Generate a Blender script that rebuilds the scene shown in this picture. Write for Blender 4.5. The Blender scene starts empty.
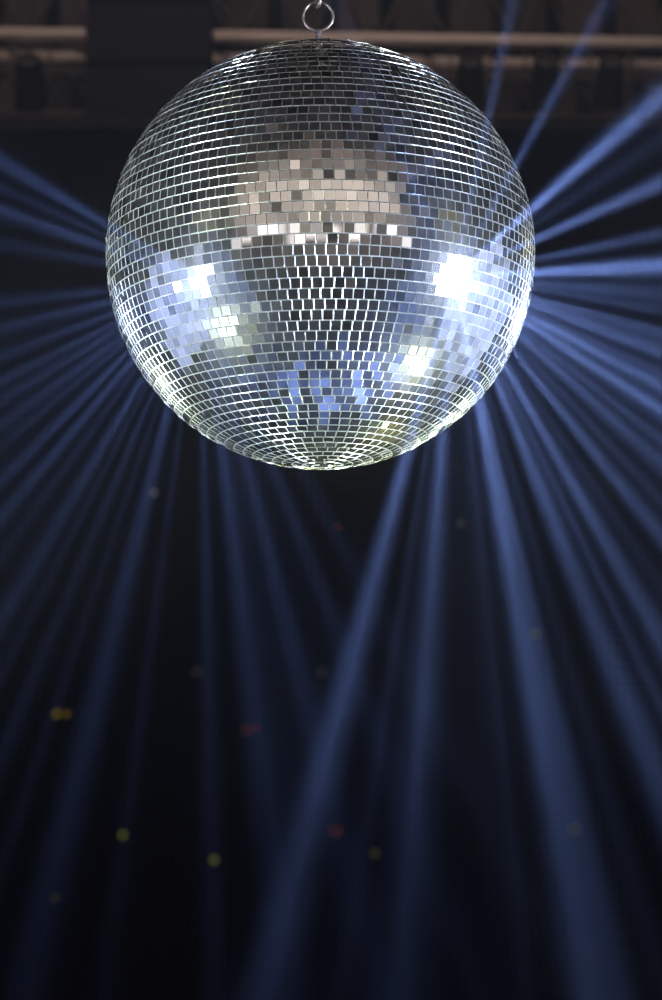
import bpy, bmesh, math, random
from mathutils import Vector, Matrix, Euler

random.seed(11)
PI = math.pi
S = bpy.context.scene
COL = S.collection

# ------------------------------------------------------------------ camera
W, H = 662, 1000
LENS = 85.0
FPX = H * LENS / 36.0
PITCH = math.radians(9.1)
CAM = Vector((0.0, 0.0, 1.70))
cam_data = bpy.data.cameras.new('camera')
cam_data.sensor_fit = 'VERTICAL'
cam_data.sensor_height = 36.0
cam_data.sensor_width = 24.0
cam_data.lens = LENS
cam_data.dof.use_dof = True
cam_data.dof.focus_distance = 5.12
cam_data.dof.aperture_fstop = 2.8
cam = bpy.data.objects.new('camera', cam_data)
cam.location = CAM
cam.rotation_euler = (PI / 2 + PITCH, 0, 0)
COL.objects.link(cam)
S.camera = cam


def ray(px, py):
    """World direction through a pixel, y component 1 (for placing things on planes y = const)."""
    v = Vector(((px - W / 2) / FPX, (H / 2 - py) / FPX, -1.0))
    v.rotate(Euler((PI / 2 + PITCH, 0, 0)))
    return v


def at(px, py, y):
    v = ray(px, py)
    return CAM + v * (y / v.y)


# ball in the room
R = 0.5
BALL_D = 5.545
BALL = CAM + ray(320.5, 256.0).normalized() * BALL_D
T = (CAM - BALL).normalized()                 # from the ball to the camera
RT = Vector((1, 0, 0)); RT = (RT - T * RT.dot(T)).normalized()
UP = T.cross(RT).normalized()                 # up as seen along that line
ROLL = math.radians(0.6)


def normal_at(px, py):
    v = ray(px, py).normalized()
    b = v.dot(BALL - CAM)
    d2 = (BALL - CAM).length_squared - b * b
    t = b - math.sqrt(max(R * R - d2, 0))
    p = CAM + v * t
    return p, (p - BALL).normalized(), v


def mirror_dir(px, py):
    p, n, v = normal_at(px, py)
    return p, (v - n * 2 * v.dot(n)).normalized()


# ------------------------------------------------------------------ world, exposure
world = bpy.data.worlds.new('world')
S.world = world
world.use_nodes = True
world.node_tree.nodes['Background'].inputs[0].default_value = (0.01, 0.012, 0.02, 1)
world.node_tree.nodes['Background'].inputs[1].default_value = 0.2
S.view_settings.view_transform = 'Standard'
S.view_settings.look = 'None'
S.view_settings.exposure = 0.0
S.view_settings.gamma = 1.0
S.view_settings.use_curve_mapping = False
S.cycles.caustics_reflective = False
S.cycles.caustics_refractive = False
S.cycles.sample_clamp_indirect = 4.0
S.cycles.sample_clamp_direct = 0.0
S.cycles.volume_bounces = 0
S.cycles.volume_step_rate = 0.35
S.cycles.volume_max_steps = 96
S.cycles.max_bounces = 6
S.cycles.glossy_bounces = 4
S.cycles.diffuse_bounces = 2
S.cycles.use_denoising = True
S.cycles.denoising_prefilter = 'ACCURATE'


# ------------------------------------------------------------------ lamps of the place and added fill lights
def spot(name, px, py, dist, power, colour, radius, cone=14.0, blend=0.4, target=None):
    """A spot light set where the ball's facet at this pixel mirrors it."""
    p, d = mirror_dir(px, py)
    pos = p + d * dist
    L = bpy.data.lights.new(name, 'SPOT')
    L.energy = power
    L.color = colour
    L.shadow_soft_size = radius
    L.spot_size = math.radians(cone)
    L.spot_blend = blend
    o = bpy.data.objects.new(name, L)
    o.location = pos
    o.rotation_euler = ((target or BALL) - pos).to_track_quat('-Z', 'Y').to_euler()
    COL.objects.link(o)
    return o


SPOTS = [
    ('stage_spot', 203, 280, 4.6, 2700, (0.66, 0.76, 1.0), 0.58, 22),
    ('stage_spot', 453, 277, 4.6, 5200, (0.70, 0.79, 1.0), 0.86, 29),
    ('haze_glow_fill', 178, 318, 4.6, 165, (0.52, 0.62, 1.0), 2.2, 56.0),  # two wide sources added, standing in for lit haze round the lamps
    ('haze_glow_fill', 478, 324, 4.6, 215, (0.56, 0.65, 1.0), 2.4, 60.0),
    ('yellow_spot', 205, 223, 4.6, 200, (1.0, 0.88, 0.30), 0.04),
    ('yellow_spot', 450, 222, 4.6, 200, (1.0, 0.88, 0.35), 0.04),
    ('yellow_spot', 273, 410, 3.2, 800, (0.85, 1.0, 0.30), 0.05),
    ('yellow_spot', 384, 424, 3.2, 800, (1.0, 0.95, 0.35), 0.05),
    ('white_spot', 228, 328, 4.2, 3000, (0.90, 1.0, 0.80), 0.02),
    ('white_spot', 416, 362, 3.4, 2100, (0.92, 1.0, 0.76), 0.02),
]
for sp in SPOTS:
    spot(*sp)


SGN = 1.0   # 'Incoming' on a lamp points along the leaving light


def fan_light(name, px, py, beams, power, colour, off=0.12):
    """Stand-in for light that facets throw back: an added lamp at the ball's face whose light leaves in fans."""
    p, n, v = normal_at(px, py)
    L = bpy.data.lights.new(name, 'POINT')
    L.energy = power
    L.color = (1, 1, 1)
    L.shadow_soft_size = 0.006
    L.use_nodes = True
    nt = L.node_tree
    nt.nodes.clear()
    out = nt.nodes.new('ShaderNodeOutputLight')
    em = nt.nodes.new('ShaderNodeEmission')
    nt.links.new(em.outputs[0], out.inputs[0])
    geo = nt.nodes.new('ShaderNodeNewGeometry')

    def dot(vec):
        m = nt.nodes.new('ShaderNodeVectorMath'); m.operation = 'DOT_PRODUCT'
        nt.links.new(geo.outputs['Incoming'], m.inputs[0])
        m.inputs[1].default_value = vec
        return m.outputs['Value']

    def math_(op, a, b=None, c=None):
        m = nt.nodes.new('ShaderNodeMath'); m.operation = op
        for i, q in enumerate((a, b, c)):
            if q is None:
                continue
            if isinstance(q, (int, float)):
                m.inputs[i].default_value = q
            else:
                nt.links.new(q, m.inputs[i])
        return m.outputs[0]
    src = p + T * off
    ta = (CAM - src).normalized()                 # the fans open round the axis to the camera
    ra = Vector((1, 0, 0)); ra = (ra - ta * ra.dot(ta)).normalized()
    ua = ta.cross(ra).normalized()
    r_, u_, t_ = dot(ra), dot(ua), dot(ta)
    phi = math_('ARCTAN2', u_, r_)
    total = None
    for deg, w, a, *rest in beams:
        c = math.radians(deg)
        # angular distance with wrap
        d = math_('SUBTRACT', phi, c)
        d = math_('WRAP', d, PI, -PI)
        q = math_('MULTIPLY', d, 1.0 / math.radians(w))
        q = math_('MULTIPLY', q, q)
        q = math_('MULTIPLY', q, -1.0)
        q = math_('EXPONENT', q)
        total = math_('MULTIPLY_ADD', q, a, total if total is not None else 0.0)
    # noise put into the lamp's strength, as streaks of single facets
    nz = nt.nodes.new('ShaderNodeTexNoise'); nz.noise_dimensions = '1D'
    nz.inputs['Scale'].default_value = 14.0
    nz.inputs['Detail'].default_value = 3.0
    nt.links.new(math_('ADD', phi, px * 0.37), nz.inputs['W'])
    mr = nt.nodes.new('ShaderNodeMapRange')
    mr.inputs[1].default_value = 0.34; mr.inputs[2].default_value = 0.66
    mr.inputs[3].default_value = 0.55; mr.inputs[4].default_value = 1.35
    nt.links.new(nz.outputs['Fac'], mr.inputs[0])
    total = math_('MULTIPLY', total, mr.outputs[0])
    # the fans spread little towards and away from the viewer's side of the room
    tt = math_('MULTIPLY', math_('SUBTRACT', t_, 0.18 * SGN), 1.0 / 0.34)
    tt = math_('EXPONENT', math_('MULTIPLY', math_('MULTIPLY', tt, tt), -1.0))
    total = math_('MULTIPLY', total, tt)
    em.inputs['Color'].default_value = (*colour, 1)
    nt.links.new(total, em.inputs['Strength'])
    o = bpy.data.objects.new(name, L)
    o.location = p + T * off
    COL.objects.link(o)
    return o


BEAMS_R = [  # angle seen from the front (0 = to the right, 90 = up), width, strength
    (41.0, 2.1, 0.95), (24.5, 1.7, 0.68), (11.6, 1.5, 0.34), (33, 3.0, 0.06), (3.0, 2.2, 1.30), (-4, 2.6, 0.35), (-9, 1.6, 0.25),
    (-15, 1.4, 0.45), (-19.5, 2.2, 0.90), (-24.5, 1.2, 0.50), (-28, 1.8, 0.85), (-33, 2.0, 0.95), (-38, 1.3, 0.45), (-42, 1.6, 0.62),
    (-47, 1.1, 0.38), (-51, 1.5, 0.60), (-56, 1.2, 0.35), (-60, 1.7, 0.72), (-64, 1.0, 0.30), (-67.5, 1.8, 0.75), (-73, 1.0, 0.22),
    (-78, 2.1, 1.10), (-84, 1.0, 0.14), (-94, 1.8, 0.46), (-104.5, 1.9, 0.50), (-99, 1.0, 0.12),
    (-33, 18, 0.06), (61, 1.5, 0.22), (78, 1.3, 0.20), (114, 2.0, 0.05), (-88, 9, 0.06),
]
BEAMS_L = [
    (-98, 1.0, 0.18), (-104, 1.6, 0.55), (-109, 0.9, 0.18), (-113, 1.2, 0.28), (-117, 0.9, 0.24), (-121, 1.6, 0.50), (-126, 1.2, 0.28),
    (-130, 1.5, 0.42), (-135, 1.4, 0.42), (-140, 1.4, 0.32), (-144, 1.4, 0.42), (-149, 1.4, 0.32), (-153, 1.4, 0.40), (-159, 1.8, 0.30),
    (-166, 2.2, 0.25), (-174, 2.2, 0.18), (149, 2.0, 0.36), (155, 1.4, 0.20), (161, 2.2, 0.30), (170, 2.2, 0.15),
    (-82.5, 2.0, 0.52), (-89, 1.2, 0.20), (-76, 1.6, 0.30), (-69, 1.5, 0.24), (-62, 1.5, 0.16),
    (-140, 22, 0.04), (-76, 9, 0.06),
]
fan_light('beam_stand_in', 451, 276, BEAMS_R, 14200, (0.25, 0.39, 0.95))  # both are added point lamps, standing in for light off the facets
fan_light('beam_stand_in', 203, 279, BEAMS_L, 6600, (0.22, 0.36, 0.95))


def area(name, loc, target, sx, sy, power, colour):
    L = bpy.data.lights.new(name, 'AREA')
    L.shape = 'RECTANGLE'; L.size = sx; L.size_y = sy
    L.energy = power; L.color = colour
    o = bpy.data.objects.new(name, L)
    o.location = loc
    o.rotation_euler = (Vector(target) - Vector(loc)).to_track_quat('-Z', 'Y').to_euler()
    COL.objects.link(o)
    return o


area('hall_fill', (0, -0.5, 5.6), (0, -3.2, 5.7), 15, 0.5, 820, (1.0, 0.90, 0.83))  # added unseen panel, brightens the wall that the mirrors show
for bx in (-7.5, 7.5):   # blue fill added at the sides so the lower tiles mirror blue floor
    L = bpy.data.lights.new("blue_fill", "SPOT"); L.energy = 600; L.color = (0.20, 0.36, 1.0); L.spot_size = math.radians(60); L.spot_blend = 0.6; L.shadow_soft_size = 0.12
    fo = bpy.data.objects.new("blue_fill", L); fo.location = (bx, 0.6, 2.3); fo.rotation_euler = (Vector((bx * 0.05, 2.6, 0)) - fo.location).to_track_quat("-Z", "Y").to_euler(); COL.objects.link(fo)
area('rig_fill', (0, 10.2, 8.7), (0, 14.5, 6.9), 9, 0.5, 48, (1.0, 0.80, 0.68))  # unseen panel added to brighten the trusses


# ------------------------------------------------------------------ helpers
def nmat(name):
    m = bpy.data.materials.new(name)
    m.use_nodes = True
    return m, m.node_tree, m.node_tree.nodes['Principled BSDF']


def simple(name, col, rough=0.6, metal=0.0, noise=0.25, scale=8.0, bump=0.0):
    m, nt, b = nmat(name)
    b.inputs['Roughness'].default_value = rough
    b.inputs['Metallic'].default_value = metal
    tc = nt.nodes.new('ShaderNodeTexCoord')
    nz = nt.nodes.new('ShaderNodeTexNoise')
    nz.inputs['Scale'].default_value = scale; nz.inputs['Detail'].default_value = 4
    nt.links.new(tc.outputs['Object'], nz.inputs['Vector'])
    mx = nt.nodes.new('ShaderNodeMix'); mx.data_type = 'RGBA'
    mx.inputs[6].default_value = (*[c * (1 - noise) for c in col], 1)
    mx.inputs[7].default_value = (*[min(1, c * (1 + noise)) for c in col], 1)
    nt.links.new(nz.outputs['Fac'], mx.inputs[0])
    nt.links.new(mx.outputs[2], b.inputs['Base Color'])
    if bump:
        bp = nt.nodes.new('ShaderNodeBump'); bp.inputs['Strength'].default_value = bump
        bp.inputs['Distance'].default_value = 0.01
        nt.links.new(nz.outputs['Fac'], bp.inputs['Height'])
        nt.links.new(bp.outputs[0], b.inputs['Normal'])
    return m


def link(name, bm, mat, parent=None, loc=None, smooth=False):
    me = bpy.data.meshes.new(name)
    bmesh.ops.recalc_face_normals(bm, faces=bm.faces)
    bm.to_mesh(me); bm.free()
    if smooth:
        for p in me.polygons:
            p.use_smooth = True
    for mm in (mat if isinstance(mat, (list, tuple)) else [mat]):
        me.materials.append(mm)
    o = bpy.data.objects.new(name, me)
    if loc is not None:
        o.location = loc
    if parent:
        o.parent = parent
    COL.objects.link(o)
    return o


def empty(name, loc, label, cat, group=None, rot=(0, 0, 0)):
    o = bpy.data.objects.new(name, None)
    o.empty_display_size = 0.1
    o.location = loc; o.rotation_euler = rot
    COL.objects.link(o)
    return tag(o, label, cat, group)


def tag(o, label=None, cat=None, group=None, kind=None):
    if label: o['label'] = label
    if cat: o['category'] = cat
    if group: o['group'] = group
    if kind: o['kind'] = kind
    return o


def box(bm, x0, x1, y0, y1, z0, z1):
    vs = [bm.verts.new((x, y, z)) for x in (x0, x1) for y in (y0, y1) for z in (z0, z1)]
    for f in ((0, 1, 3, 2), (4, 6, 7, 5), (0, 4, 5, 1), (2, 3, 7, 6), (0, 2, 6, 4), (1, 5, 7, 3)):
        bm.faces.new([vs[i] for i in f])


def tube(bm, a, b, r, n=12, r2=None):
    a, b = Vector(a), Vector(b)
    r2 = r if r2 is None else r2
    d = (b - a)
    q = d.to_track_quat('Z', 'Y')
    ra, rb = [], []
    for i in range(n):
        t = 2 * PI * i / n
        e = q @ Vector((math.cos(t), math.sin(t), 0))
        ra.append(bm.verts.new(a + e * r)); rb.append(bm.verts.new(b + e * r2))
    for i in range(n):
        j = (i + 1) % n
        bm.faces.new((ra[i], ra[j], rb[j], rb[i]))
    bm.faces.new(ra[::-1]); bm.faces.new(rb)


def loop_tube(bm, pts, r, n=10):
    """closed tube along a closed 3-D polyline"""
    m = len(pts)
    rings = []
    for i, p in enumerate(pts):
        t = (pts[(i + 1) % m] - pts[i - 1]).normalized()
        q = t.to_track_quat('Z', 'Y')
        rings.append((p, t))
    # common reference normal = plane normal of the loop
    nrm = Vector((0, 0, 0))
    for i in range(m):
        nrm += pts[i].cross(pts[(i + 1) % m])
    nrm.normalize()
    vr = []
    for p, t in rings:
        s = t.cross(nrm).normalized()
        vr.append([bm.verts.new(p + (s * math.cos(2 * PI * k / n) + nrm * math.sin(2 * PI * k / n)) * r) for k in range(n)])
    for i in range(m):
        for k in range(n):
            bm.faces.new((vr[i][k], vr[i][(k + 1) % n], vr[(i + 1) % m][(k + 1) % n], vr[(i + 1) % m][k]))


def lathe(bm, prof, n=48, c=(0, 0, 0)):
    rs = []
    for r, z in prof:
        rs.append([bm.verts.new((c[0] + r * math.cos(2 * PI * k / n), c[1] + r * math.sin(2 * PI * k / n), c[2] + z)) for k in range(n)])
    for a, b in zip(rs, rs[1:]):
        for k in range(n):
            bm.faces.new((a[k], a[(k + 1) % n], b[(k + 1) % n], b[k]))
    bm.faces.new(rs[0][::-1]); bm.faces.new(rs[-1])


# ------------------------------------------------------------------ the hall
X0, X1, Y0, Y1, Z1 = -9.0, 9.0, -3.2, 17.0, 9.0
m_floor = simple('dark_floor', (0.03, 0.03, 0.034), 0.8, scale=1.5, noise=0.5)
m_black = simple('black_paint', (0.010, 0.010, 0.011), 0.9)
m_ceil = simple('ceiling_paint', (0.15, 0.124, 0.11), 0.85)
m_front = simple('front_plaster', (0.25, 0.232, 0.215), 0.9, noise=0.15, scale=1.2)

bm = bmesh.new(); box(bm, X0, X1, Y0, Y1, -0.1, 0.0); tag(link('floor', bm, m_floor), kind='structure')
bm = bmesh.new(); box(bm, X0, X1, Y0, Y1, Z1, Z1 + 0.1); tag(link('ceiling', bm, m_ceil), kind='structure')
bm = bmesh.new(); box(bm, X0 - 0.1, X0, Y0, Y1, 0, Z1); tag(link('wall_left', bm, m_black), kind='structure')
bm = bmesh.new(); box(bm, X1, X1 + 0.1, Y0, Y1, 0, Z1); tag(link('wall_right', bm, m_black), kind='structure')
bm = bmesh.new(); box(bm, X0, X1, Y0 - 0.1, Y0, 0, Z1); tag(link('wall_front', bm, m_front), kind='structure')

# back wall: dark brown boarding
m_back, nt, b = nmat('back_boarding')
tc = nt.nodes.new('ShaderNodeTexCoord')
br = nt.nodes.new('ShaderNodeTexBrick')
br.inputs['Scale'].default_value = 1.0
br.inputs['Brick Width'].default_value = 0.42
br.inputs['Row Height'].default_value = 1.3
br.inputs['Mortar Size'].default_value = 0.06
br.inputs['Color1'].default_value = (0.16, 0.12, 0.10, 1)
br.inputs['Color2'].default_value = (0.05, 0.045, 0.045, 1)
br.inputs['Mortar'].default_value = (0.01, 0.01, 0.01, 1)
mp = nt.nodes.new('ShaderNodeMapping'); mp.inputs['Rotation'].default_value = (PI / 2, 0, 0)
nt.links.new(tc.outputs['Object'], mp.inputs[0]); nt.links.new(mp.outputs[0], br.inputs['Vector'])
nt.links.new(br.outputs['Color'], b.inputs['Base Color'])
b.inputs['Roughness'].default_value = 0.9
bm = bmesh.new(); box(bm, X0, X1, Y1, Y1 + 0.1, 0, Z1); tag(link('wall_back', bm, m_back), kind='structure')

# long bright window strip in the wall behind the viewer (seen only in the mirrors)
m_glow, nt, b = nmat('daylit_glass')
b.inputs['Base Color'].default_value = (0.8, 0.8, 0.8, 1)
tc = nt.nodes.new('ShaderNodeTexCoord')
nz = nt.nodes.new('ShaderNodeTexNoise'); nz.inputs['Scale'].default_value = 1.1; nz.inputs['Detail'].default_value = 2
nt.links.new(tc.outputs['Object'], nz.inputs['Vector'])
cr = nt.nodes.new('ShaderNodeValToRGB')
cr.color_ramp.elements[0].position = 0.28; cr.color_ramp.elements[0].color = (0.35, 0.27, 0.24, 1)
cr.color_ramp.elements[1].position = 0.44; cr.color_ramp.elements[1].color = (1.0, 0.93, 0.92, 1)
nt.links.new(nz.outputs['Fac'], cr.inputs[0]); nt.links.new(cr.outputs[0], b.inputs['Emission Color'])
b.inputs['Emission Strength'].default_value = 1.05
m_frame = simple('window_frame_paint', (0.20, 0.17, 0.15), 0.6)
win = bpy.data.objects.new('window_1', None); COL.objects.link(win); win.location = (0, Y0 + 0.02, 2.15); win['kind'] = 'structure'
bm = bmesh.new()
for i in range(12):
    x = -8.4 + i * 1.4
    box(bm, x + 0.02, x + 1.38, 0, 0.02, 0.10, 1.10)
link('window_pane', bm, m_glow, win)
bm = bmesh.new()
box(bm, -8.5, 8.5, -0.01, 0.05, 0.0, 0.10); box(bm, -8.5, 8.5, -0.01, 0.05, 1.10, 1.20)
for i in range(13):
    x = -8.4 + i * 1.4
    box(bm, x - 0.02, x + 0.02, -0.01, 0.05, 0.10, 1.10)
link('window_frame', bm, m_frame, win)

# ------------------------------------------------------------------ LED screen behind the ball
SY = 8.2
top_z = at(331, 128, SY).z
m_led, nt, b = nmat('led_pixel_face')
tc = nt.nodes.new('ShaderNodeTexCoord')
sep = nt.nodes.new('ShaderNodeSeparateXYZ'); nt.links.new(tc.outputs['Object'], sep.inputs[0])


def mnode(nt, op, a, b=None):
    m = nt.nodes.new('ShaderNodeMath'); m.operation = op
    for i, q in enumerate((a, b)):
        if q is None: continue
        if isinstance(q, (int, float)): m.inputs[i].default_value = q
        else: nt.links.new(q, m.inputs[i])
    return m.outputs[0]


PITCH_LED = 0.028
fx = mnode(nt, 'COSINE', mnode(nt, 'MULTIPLY', sep.outputs['X'], 2 * PI / PITCH_LED))
fz = mnode(nt, 'COSINE', mnode(nt, 'MULTIPLY', sep.outputs['Z'], 2 * PI / PITCH_LED))
s_ = mnode(nt, 'MULTIPLY', mnode(nt, 'ADD', mnode(nt, 'ADD', fx, fz), 2.0), 0.25)
s_ = mnode(nt, 'POWER', s_, 2.0)
mx = nt.nodes.new('ShaderNodeMix'); mx.data_type = 'RGBA'
mx.inputs[6].default_value = (0.004, 0.004, 0.005, 1); mx.inputs[7].default_value = (0.012, 0.013, 0.016, 1)
nt.links.new(s_, mx.inputs[0]); nt.links.new(mx.outputs[2], b.inputs['Base Color'])
b.inputs['Roughness'].default_value = 0.8
b.inputs['Specular IOR Level'].default_value = 0.1
m_alu = simple('dark_rail_metal', (0.012, 0.012, 0.013), 0.5, 0.6)
scr = empty('led_screen', (0, SY, 0), 'dark screen wall with a fine dot grid behind the mirror ball', 'screen')
bm = bmesh.new(); box(bm, -4.5, 4.5, 0, 0.08, 0.3, top_z); link('screen_face', bm, m_led, scr)
bm = bmesh.new(); box(bm, -4.52, 4.52, 0.0, 0.10, top_z, top_z + 0.04); link('top_rail', bm, m_alu, scr)
for x in (-3.6, -1.2, 1.2, 3.6):
    bm = bmesh.new(); box(bm, x - 0.03, x + 0.03, 0.09, 0.15, 0.0, top_z); box(bm, x - 0.05, x + 0.05, 0.05, 0.5, 0.0, 0.05)
    box(bm, x - 0.03, x + 0.03, 0.02, 0.12, 0.04, 0.31)
    link('support_post', bm, m_alu, scr)


# small glowing lamps on the screen
def glow_mat(name, col, s):
    m, nt, b = nmat(name)
    b.inputs['Base Color'].default_value = (*[c * 0.05 for c in col], 1)
    b.inputs['Specular IOR Level'].default_value = 0.0
    b.inputs['Emission Color'].default_value = (*col, 1)
    b.inputs['Emission Strength'].default_value = s
    return m


YEL, OLI, ORA, PAL = (0.75, 0.52, 0.04), (0.36, 0.36, 0.06), (0.55, 0.12, 0.03), (0.35, 0.33, 0.34)
DOTS = [
    (57, 714, 7, YEL, .085, 'yellow glowing dot of the close pair low on the screen, left one'),
    (67, 714, 6, YEL, .060, 'yellow glowing dot of the close pair low on the screen, right one'),
    (123, 835, 7, OLI, .13, 'olive yellow glowing dot low on the dark screen, below the close pair'),
    (214, 860, 7, OLI, .14, 'olive yellow glowing dot, lowest but one on the left half of screen'),
    (247, 730, 7, ORA, .05, 'dim orange glowing dot below the left part of the ball'),
    (256, 728, 5, ORA, .06, 'small dim orange dot touching its orange neighbour on the screen'),
    (55, 898, 6, OLI, .035, 'very faint olive dot at the lower left of the screen'),
    (535, 634, 7, OLI, .07, 'faint olive dot between beams on the right of the screen'),
    (336, 831, 8, ORA, .05, 'dim orange glowing dot low in the middle of the screen'),
    (375, 853, 7, OLI, .05, 'faint olive dot beside the low middle orange dot'),
    (575, 829, 7, OLI, .06, 'faint olive dot low in the right part of the screen'),
    (197, 672, 7, PAL, .035, 'faint pale dot up and to the left of the dim orange pair'),
    (322, 672, 7, PAL, .035, 'faint pale dot under the middle of the ball'),
    (154, 493, 6, PAL, .14, 'pale pinkish dot just under the lower left of the ball'),
    (461, 523, 6, PAL, .06, 'faint pale dot under the right part of the ball'),
    (338, 527, 5, ORA, .06, 'small dim red dot just below the bottom of the ball'),
]
m_bez = simple('lamp_bezel_plastic', (0.01, 0.01, 0.01), 0.7)
for px, py, r, c, s, lab in DOTS:
    p = at(px, py, SY)
    rr = r * (SY / FPX)
    e = empty('indicator_lamp', (p.x, SY, p.z), lab, 'lamp', 'glowing dots on the dark screen')
    bm = bmesh.new()
    lathe(bm, [(rr * 0.86, 0.0), (rr * 0.86, 0.006), (rr * 0.6, 0.010), (rr * 0.2, 0.012)], 20)
    bmesh.ops.rotate(bm, verts=bm.verts, matrix=Matrix.Rotation(PI / 2, 3, 'X'))
    link('lens', bm, glow_mat('lamp_glow', c, s * 0.5), e, smooth=False)
    bm = bmesh.new()
    pts = [Vector((rr * .93 * math.cos(2 * PI * k / 20), -0.003, rr * .93 * math.sin(2 * PI * k / 20))) for k in range(20)]
    loop_tube(bm, pts, rr * 0.07, 6)
    link('bezel', bm, m_bez, e, smooth=True)

# ------------------------------------------------------------------ rig above and behind
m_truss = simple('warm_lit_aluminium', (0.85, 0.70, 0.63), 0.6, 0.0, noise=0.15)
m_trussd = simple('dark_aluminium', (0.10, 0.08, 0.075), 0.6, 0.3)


def truss(name, pl, pr, y, yawdy, label, rad=0.035, hgt=0.45, mat=None, brace_mat=None, yaw=0.0):
    a, c = at(*pl, y), at(*pr, y + yawdy)
    d = (c - a); Ln = d.length
    e = empty(name, a, label, 'truss', None, (0, 0, math.atan2(d.y, d.x)))
    tilt = math.atan2(d.z, math.hypot(d.x, d.y))
    def P(x, yy, z): return (x, yy, z + x * math.tan(tilt))
    for nm, yy, z in (('chord', 0, 0), ('chord', hgt * .8, 0), ('chord', hgt * .4, hgt)):
        bm = bmesh.new(); tube(bm, P(0, yy, z), P(Ln, yy, z), rad, 14)
        link(nm, bm, mat, e, smooth=True)
    bm = bmesh.new()
    n = int(Ln / 0.42)
    for i in range(n):
        x0, x1 = Ln * i / n, Ln * (i + 1) / n
        xm = (x0 + x1) / 2
        tube(bm, P(x0, 0, 0), P(xm, hgt * .4, hgt), 0.012, 8)
        tube(bm, P(xm, hgt * .4, hgt), P(x1, 0, 0), 0.012, 8)
        tube(bm, P(x0, hgt * .8, 0), P(xm, hgt * .4, hgt), 0.012, 8)
        tube(bm, P(xm, hgt * .4, hgt), P(x1, hgt * .8, 0), 0.012, 8)
        tube(bm, P(x0, 0, 0), P(x1, hgt * .8, 0), 0.010, 8)
    link('lattice_braces', bm, brace_mat, e, smooth=True)
    return e


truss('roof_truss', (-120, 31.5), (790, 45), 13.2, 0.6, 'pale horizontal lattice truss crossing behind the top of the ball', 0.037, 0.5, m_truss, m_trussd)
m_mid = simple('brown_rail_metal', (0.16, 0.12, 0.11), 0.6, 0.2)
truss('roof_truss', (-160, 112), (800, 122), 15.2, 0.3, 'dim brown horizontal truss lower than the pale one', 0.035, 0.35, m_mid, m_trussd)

# hanging black speaker/drape block left of the ball top
m_cab = simple('black_cabinet', (0.006, 0.006, 0.007), 0.8)
c0, c1 = at(87, -60, 12.4), at(209, 128, 12.4)
e = empty('hanging_loudspeaker', ((c0.x + c1.x) / 2, 12.4, c1.z), 'black loudspeaker block hanging in front of the pale truss', 'speaker')
w = (c1.x - c0.x) / 2; hh = c0.z - c1.z
nb = 3
for i in range(nb):
    z0 = hh * i / nb + 0.006; z1 = hh * (i + 1) / nb - 0.006
    bm = bmesh.new(); box(bm, -w, w, 0, 0.42, z0, z1)
    bmesh.ops.bevel(bm, geom=bm.edges[:], offset=0.012, segments=2, affect='EDGES')
    cbn = link('cabinet', bm, m_cab, e)
    bm = bmesh.new(); box(bm, -w + .03, w - .03, -0.008, 0.004, z0 + .03, z1 - .03); link('grille', bm, m_black, cbn)
bm = bmesh.new()
for x in (-w * .7, w * .7):
    tube(bm, (x, .2, hh - .01), (x, .2, Z1 - c1.z), 0.012, 8)
link('rigging_bar', bm, m_trussd, e)

# stage lamps hanging from the trusses: dim shapes in the dark band
m_can = simple('lamp_housing', (0.05, 0.043, 0.04), 0.5, 0.3)


def par_can(px, py, y, tilt, label, topz):
    p = at(px, py, y)
    e = empty('stage_lamp', p, label, 'stage lamp', 'stage lamps hanging on the trusses')
    bm = bmesh.new()
    lathe(bm, [(0.05, 0.16), (0.075, 0.14), (0.085, 0.0), (0.10, -0.14), (0.105, -0.16)], 24)
    bmesh.ops.rotate(bm, verts=bm.verts, matrix=Matrix.Rotation(tilt, 3, 'X'))
    link('housing', bm, m_can, e, smooth=False)
    bm = bmesh.new()
    for s in (-1, 1):
        box(bm, s * .115 - .006, s * .115 + .006, -.02, .02, -0.01, 0.22)
        box(bm, min(s * .085, s * .118), max(s * .085, s * .118), -.012, .012, -.012, .012)
    box(bm, -.121, .121, -.02, .02, 0.21, 0.225)
    tube(bm, (0, 0, .22), (0, 0, topz - p.z), 0.014, 8)
    link('yoke', bm, m_trussd, e)
    return e


for px, lab in ((30, 'dark stage lamp hanging at far left under the pale truss'),
                (470, 'dark stage lamp hanging just right of the ball top'),
                (545, 'dark stage lamp second right of the ball top'),
                (610, 'dark stage lamp nearest the right edge of the frame')):
    par_can(px, 80, 13.2 + .6 * (px + 120) / 910, 0.9, lab, at(px, 31.5 + 13.5 * (px + 120) / 910, 13.2 + .6 * (px + 120) / 910).z)

# ------------------------------------------------------------------ mirror ball
m_core, nt, b = nmat('white_adhesive')
b.inputs['Base Color'].default_value = (0.78, 0.80, 0.76, 1)
b.inputs['Roughness'].default_value = 0.55

m_tile, nt, b = nmat('mirror_glass')
nt.nodes.remove(b)
out = nt.nodes['Material Output']
att = nt.nodes.new('ShaderNodeAttribute'); att.attribute_name = 'tone'
g1 = nt.nodes.new('ShaderNodeBsdfGlossy'); g1.inputs['Roughness'].default_value = 0.005
g2 = nt.nodes.new('ShaderNodeBsdfGlossy'); g2.inputs['Roughness'].default_value = 0.30
g2.inputs['Color'].default_value = (0.85, 0.88, 0.9, 1)
df = nt.nodes.new('ShaderNodeBsdfDiffuse'); df.inputs['Color'].default_value = (0.75, 0.77, 0.78, 1)
rmp = nt.nodes.new('ShaderNodeMapRange'); rmp.inputs[3].default_value = 0.10; rmp.inputs[4].default_value = 0.9
nt.links.new(att.outputs['Fac'], rmp.inputs[0])
cmb = nt.nodes.new('ShaderNodeCombineColor')
for i in range(3):
    nt.links.new(rmp.outputs[0], cmb.inputs[i])
nt.links.new(cmb.outputs[0], g1.inputs['Color'])
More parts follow.
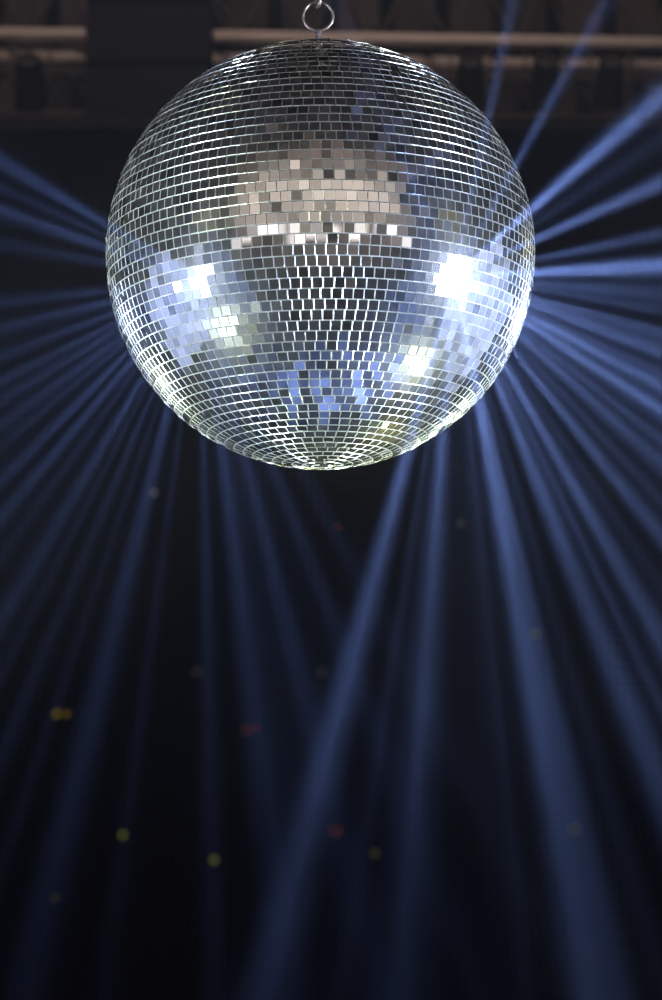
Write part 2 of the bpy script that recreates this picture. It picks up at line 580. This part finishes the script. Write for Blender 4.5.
mx1 = nt.nodes.new('ShaderNodeMixShader'); mx1.inputs[0].default_value = 0.018
nt.links.new(g1.outputs[0], mx1.inputs[1]); nt.links.new(g2.outputs[0], mx1.inputs[2])
# patchy dust film
tc = nt.nodes.new('ShaderNodeTexCoord')
nz = nt.nodes.new('ShaderNodeTexNoise'); nz.inputs['Scale'].default_value = 26; nz.inputs['Detail'].default_value = 6
nt.links.new(tc.outputs['Object'], nz.inputs['Vector'])
mr = nt.nodes.new('ShaderNodeMapRange'); mr.inputs[1].default_value = .35; mr.inputs[2].default_value = .75
mr.inputs[3].default_value = 0.002; mr.inputs[4].default_value = 0.018
nt.links.new(nz.outputs['Fac'], mr.inputs[0])
mx2 = nt.nodes.new('ShaderNodeMixShader')
nt.links.new(mr.outputs[0], mx2.inputs[0]); nt.links.new(mx1.outputs[0], mx2.inputs[1]); nt.links.new(df.outputs[0], mx2.inputs[2])
nt.links.new(mx2.outputs[0], out.inputs['Surface'])

m_edge, nt, b = nmat('cut_glass_edge')
b.inputs['Base Color'].default_value = (0.66, 0.70, 0.69, 1)
b.inputs['Roughness'].default_value = 0.30
b.inputs['Metallic'].default_value = 0.9

ball = empty('mirror_ball', BALL, 'large silver mirror ball hanging on a ring under a chain', 'mirror ball')
ball.rotation_euler = (0, -ROLL, 0)

bm = bmesh.new()
bmesh.ops.create_uvsphere(bm, u_segments=96, v_segments=64, radius=R - 0.0062)
link('core', bm, m_core, ball, smooth=True)

ROWS = 67
dl = PI / ROWS
TW = 0.0234            # tile pitch
GAP = 0.0016
HT = 0.0042            # tile thickness
verts, faces, mats, tones = [], [], [], []
rnd = random.Random(5)


def add_tile(lat, lon, wdt, hgt_, tx, ty, tone, lift):
    n = Vector((math.cos(lat) * math.cos(lon), math.cos(lat) * math.sin(lon), math.sin(lat)))
    e = Vector((-math.sin(lon), math.cos(lon), 0))
    u = n.cross(e)
    base = n * (R - 0.0066)
    k = len(verts)
    for (sx, sy) in ((-1, -1), (1, -1), (1, 1), (-1, 1)):
        verts.append(base + e * sx * wdt / 2 + u * sy * hgt_ / 2)
    def topp(x, y, h):
        return n * (R - 0.0012 + lift + h + x * tx + y * ty) + e * x + u * y
    for ins, dep in ((0.0, -0.0010), (0.00018, -0.00035), (0.0006, 0.0)):
        for (sx, sy) in ((-1, -1), (1, -1), (1, 1), (-1, 1)):
            verts.append(topp(sx * (wdt / 2 - ins), sy * (hgt_ / 2 - ins), dep))
    for lv in range(3):
        for i in range(4):
            j = (i + 1) % 4
            a0 = k + 4 * lv
            faces.append((a0 + i, a0 + j, a0 + 4 + j, a0 + 4 + i)); mats.append(1); tones.append(tone)
    faces.append((k + 12, k + 13, k + 14, k + 15)); mats.append(0); tones.append(tone)


for r in range(ROWS):
    lat = -PI / 2 + (r + 0.5) * dl
    cl = math.cos(lat)
    rad = R * cl
    n = max(3, int(round(2 * PI * rad / TW)))
    if lat > math.radians(84):
        continue            # under the mounting cap
    off = rnd.random() * 2 * PI
    i = 0
    row_ty = rnd.gauss(0, 0.006)
    row_lift = rnd.gauss(0, 0.0002)
    while i < n:
        # strips of neighbouring tiles sit at nearly the same angle
        run = rnd.choice((1, 1, 1, 2, 2, 3))
        sx, sy = rnd.gauss(0, 0.007), rnd.gauss(0, 0.007)
        for q in range(run):
            if i >= n:
                break
            lon = off + 2 * PI * (i + 0.5) / n
            tx = sx + rnd.gauss(0, 0.005); ty = row_ty + sy + rnd.gauss(0, 0.004)
            if rnd.random() < 0.16:
                tx += rnd.gauss(0, 0.05); ty += rnd.gauss(0, 0.05)
            tone = min(1, max(0.35, rnd.gauss(0.75, 0.25))) if rnd.random() > 0.07 else rnd.uniform(0, 0.25)
            wd = min(TW, 2 * PI * rad / n) - 0.0012 + rnd.uniform(-.0003, .0003)
            add_tile(lat, lon, wd, R * dl - GAP, tx, ty, tone, row_lift + rnd.gauss(0, 0.00015))
            i += 1
me = bpy.data.meshes.new('mirror_tiles')
me.from_pydata([tuple(v) for v in verts], [], faces)
me.materials.append(m_tile); me.materials.append(m_edge)
me.polygons.foreach_set('material_index', mats)
at_ = me.attributes.new('tone', 'FLOAT', 'FACE'); at_.data.foreach_set('value', tones)
me.update()
o = bpy.data.objects.new('mirror_tiles', me); o.parent = ball; COL.objects.link(o)

m_steel = simple('worn_steel', (0.20, 0.165, 0.14), 0.42, 0.9, noise=0.35, scale=60, bump=0.3)
m_dsteel = simple('dark_steel', (0.16, 0.15, 0.15), 0.45, 0.9, noise=0.3, scale=60)
bm = bmesh.new()
lathe(bm, [(0.050, R - 0.006), (0.050, R + 0.0015), (0.044, R + 0.004), (0.014, R + 0.005)], 40)
link('mounting_cap', bm, m_dsteel, ball)
bm = bmesh.new()
lathe(bm, [(0.0062, R + 0.003), (0.0062, R + 0.050), (0.0045, R + 0.054), (0.003, R + 0.055)], 20)
lathe(bm, [(0.012, R + 0.004), (0.012, R + 0.011)], 6)
lathe(bm, [(0.0085, R + 0.044), (0.0085, R + 0.049)], 12)
link('stem', bm, m_dsteel, ball)
bm = bmesh.new()
RR = 0.0355
rc = Vector((0, 0, R + 0.051 + RR))
loop_tube(bm, [rc + Vector((RR * math.cos(2 * PI * k / 48), 0, RR * math.sin(2 * PI * k / 48))) for k in range(48)], 0.0034, 10)
link('hanging_ring', bm, m_steel, ball, smooth=True)

# chain up to the ceiling
rcw = ball.matrix_basis @ (rc + Vector((0, 0, RR))) if False else (Euler((0, -ROLL, 0)).to_matrix() @ (rc + Vector((0, 0, RR))) + BALL)
chain = empty('hoist_chain', rcw, 'steel chain hooked in the ring and rising to the ceiling', 'chain')


def stadium(w, h, r_unused=None, n=10):
    pts = []
    hr = w / 2
    for k in range(n + 1):
        t = PI * k / n
        pts.append(Vector((hr * math.cos(t), 0, (h / 2 - hr) + hr * math.sin(t))))
    for k in range(n + 1):
        t = PI + PI * k / n
        pts.append(Vector((hr * math.cos(t), 0, -(h / 2 - hr) + hr * math.sin(t))))
    return pts


LW, LH, LR = 0.026, 0.042, 0.0042
zc = -0.0078 + LH / 2 - 0.004
bm = bmesh.new()
k = 0
while rcw.z + zc < Z1 - 0.03:
    rot = Matrix.Rotation((PI / 2 if k % 2 == 0 else 0) + 0.45, 3, 'Z')
    pts = [rot @ p + Vector((0, 0, zc)) for p in stadium(LW, LH)]
    loop_tube(bm, pts, LR, 8)
    zc += LH - 2 * LR - 0.0006
    k += 1
link('chain_links', bm, m_steel, chain, smooth=True)
bm = bmesh.new(); lathe(bm, [(0.03, Z1 - rcw.z - 0.03), (0.05, Z1 - rcw.z)], 24); link('ceiling_hook_plate', bm, m_dsteel, chain)

# ------------------------------------------------------------------ haze
m_haze = bpy.data.materials.new('thin_haze'); m_haze.use_nodes = True
nt = m_haze.node_tree; nt.nodes.clear()
out = nt.nodes.new('ShaderNodeOutputMaterial'); vs = nt.nodes.new('ShaderNodeVolumeScatter')
vs.inputs['Color'].default_value = (0.9, 0.93, 1, 1)
vs.inputs['Anisotropy'].default_value = 0.0
tc = nt.nodes.new('ShaderNodeTexCoord')
sp_ = nt.nodes.new('ShaderNodeSeparateXYZ'); nt.links.new(tc.outputs['Object'], sp_.inputs[0])
gr = nt.nodes.new('ShaderNodeMapRange')        # the haze hangs high and thins towards the floor
gr.inputs[1].default_value = 1.1; gr.inputs[2].default_value = 3.2
gr.inputs[3].default_value = 0.22; gr.inputs[4].default_value = 1.0
nt.links.new(sp_.outputs['Z'], gr.inputs[0])
wn = nt.nodes.new('ShaderNodeTexNoise'); wn.inputs['Scale'].default_value = 1.3; wn.inputs['Detail'].default_value = 2
nt.links.new(tc.outputs['Object'], wn.inputs['Vector'])
wr = nt.nodes.new('ShaderNodeMapRange'); wr.inputs[1].default_value = 0.3; wr.inputs[2].default_value = 0.7
wr.inputs[3].default_value = 0.45; wr.inputs[4].default_value = 1.55
nt.links.new(wn.outputs['Fac'], wr.inputs[0])
dd = mnode(nt, 'MULTIPLY', mnode(nt, 'MULTIPLY', gr.outputs[0], wr.outputs[0]), 0.0029)
nt.links.new(dd, vs.inputs['Density'])
nt.links.new(vs.outputs[0], out.inputs['Volume'])
bm = bmesh.new(); box(bm, X0 + .01, X1 - .01, Y0 + .01, Y1 - .01, 0.01, Z1 - .01)
tag(link('haze', bm, m_haze), 'thin stage haze filling the hall around the mirror ball', 'haze', kind='stuff')
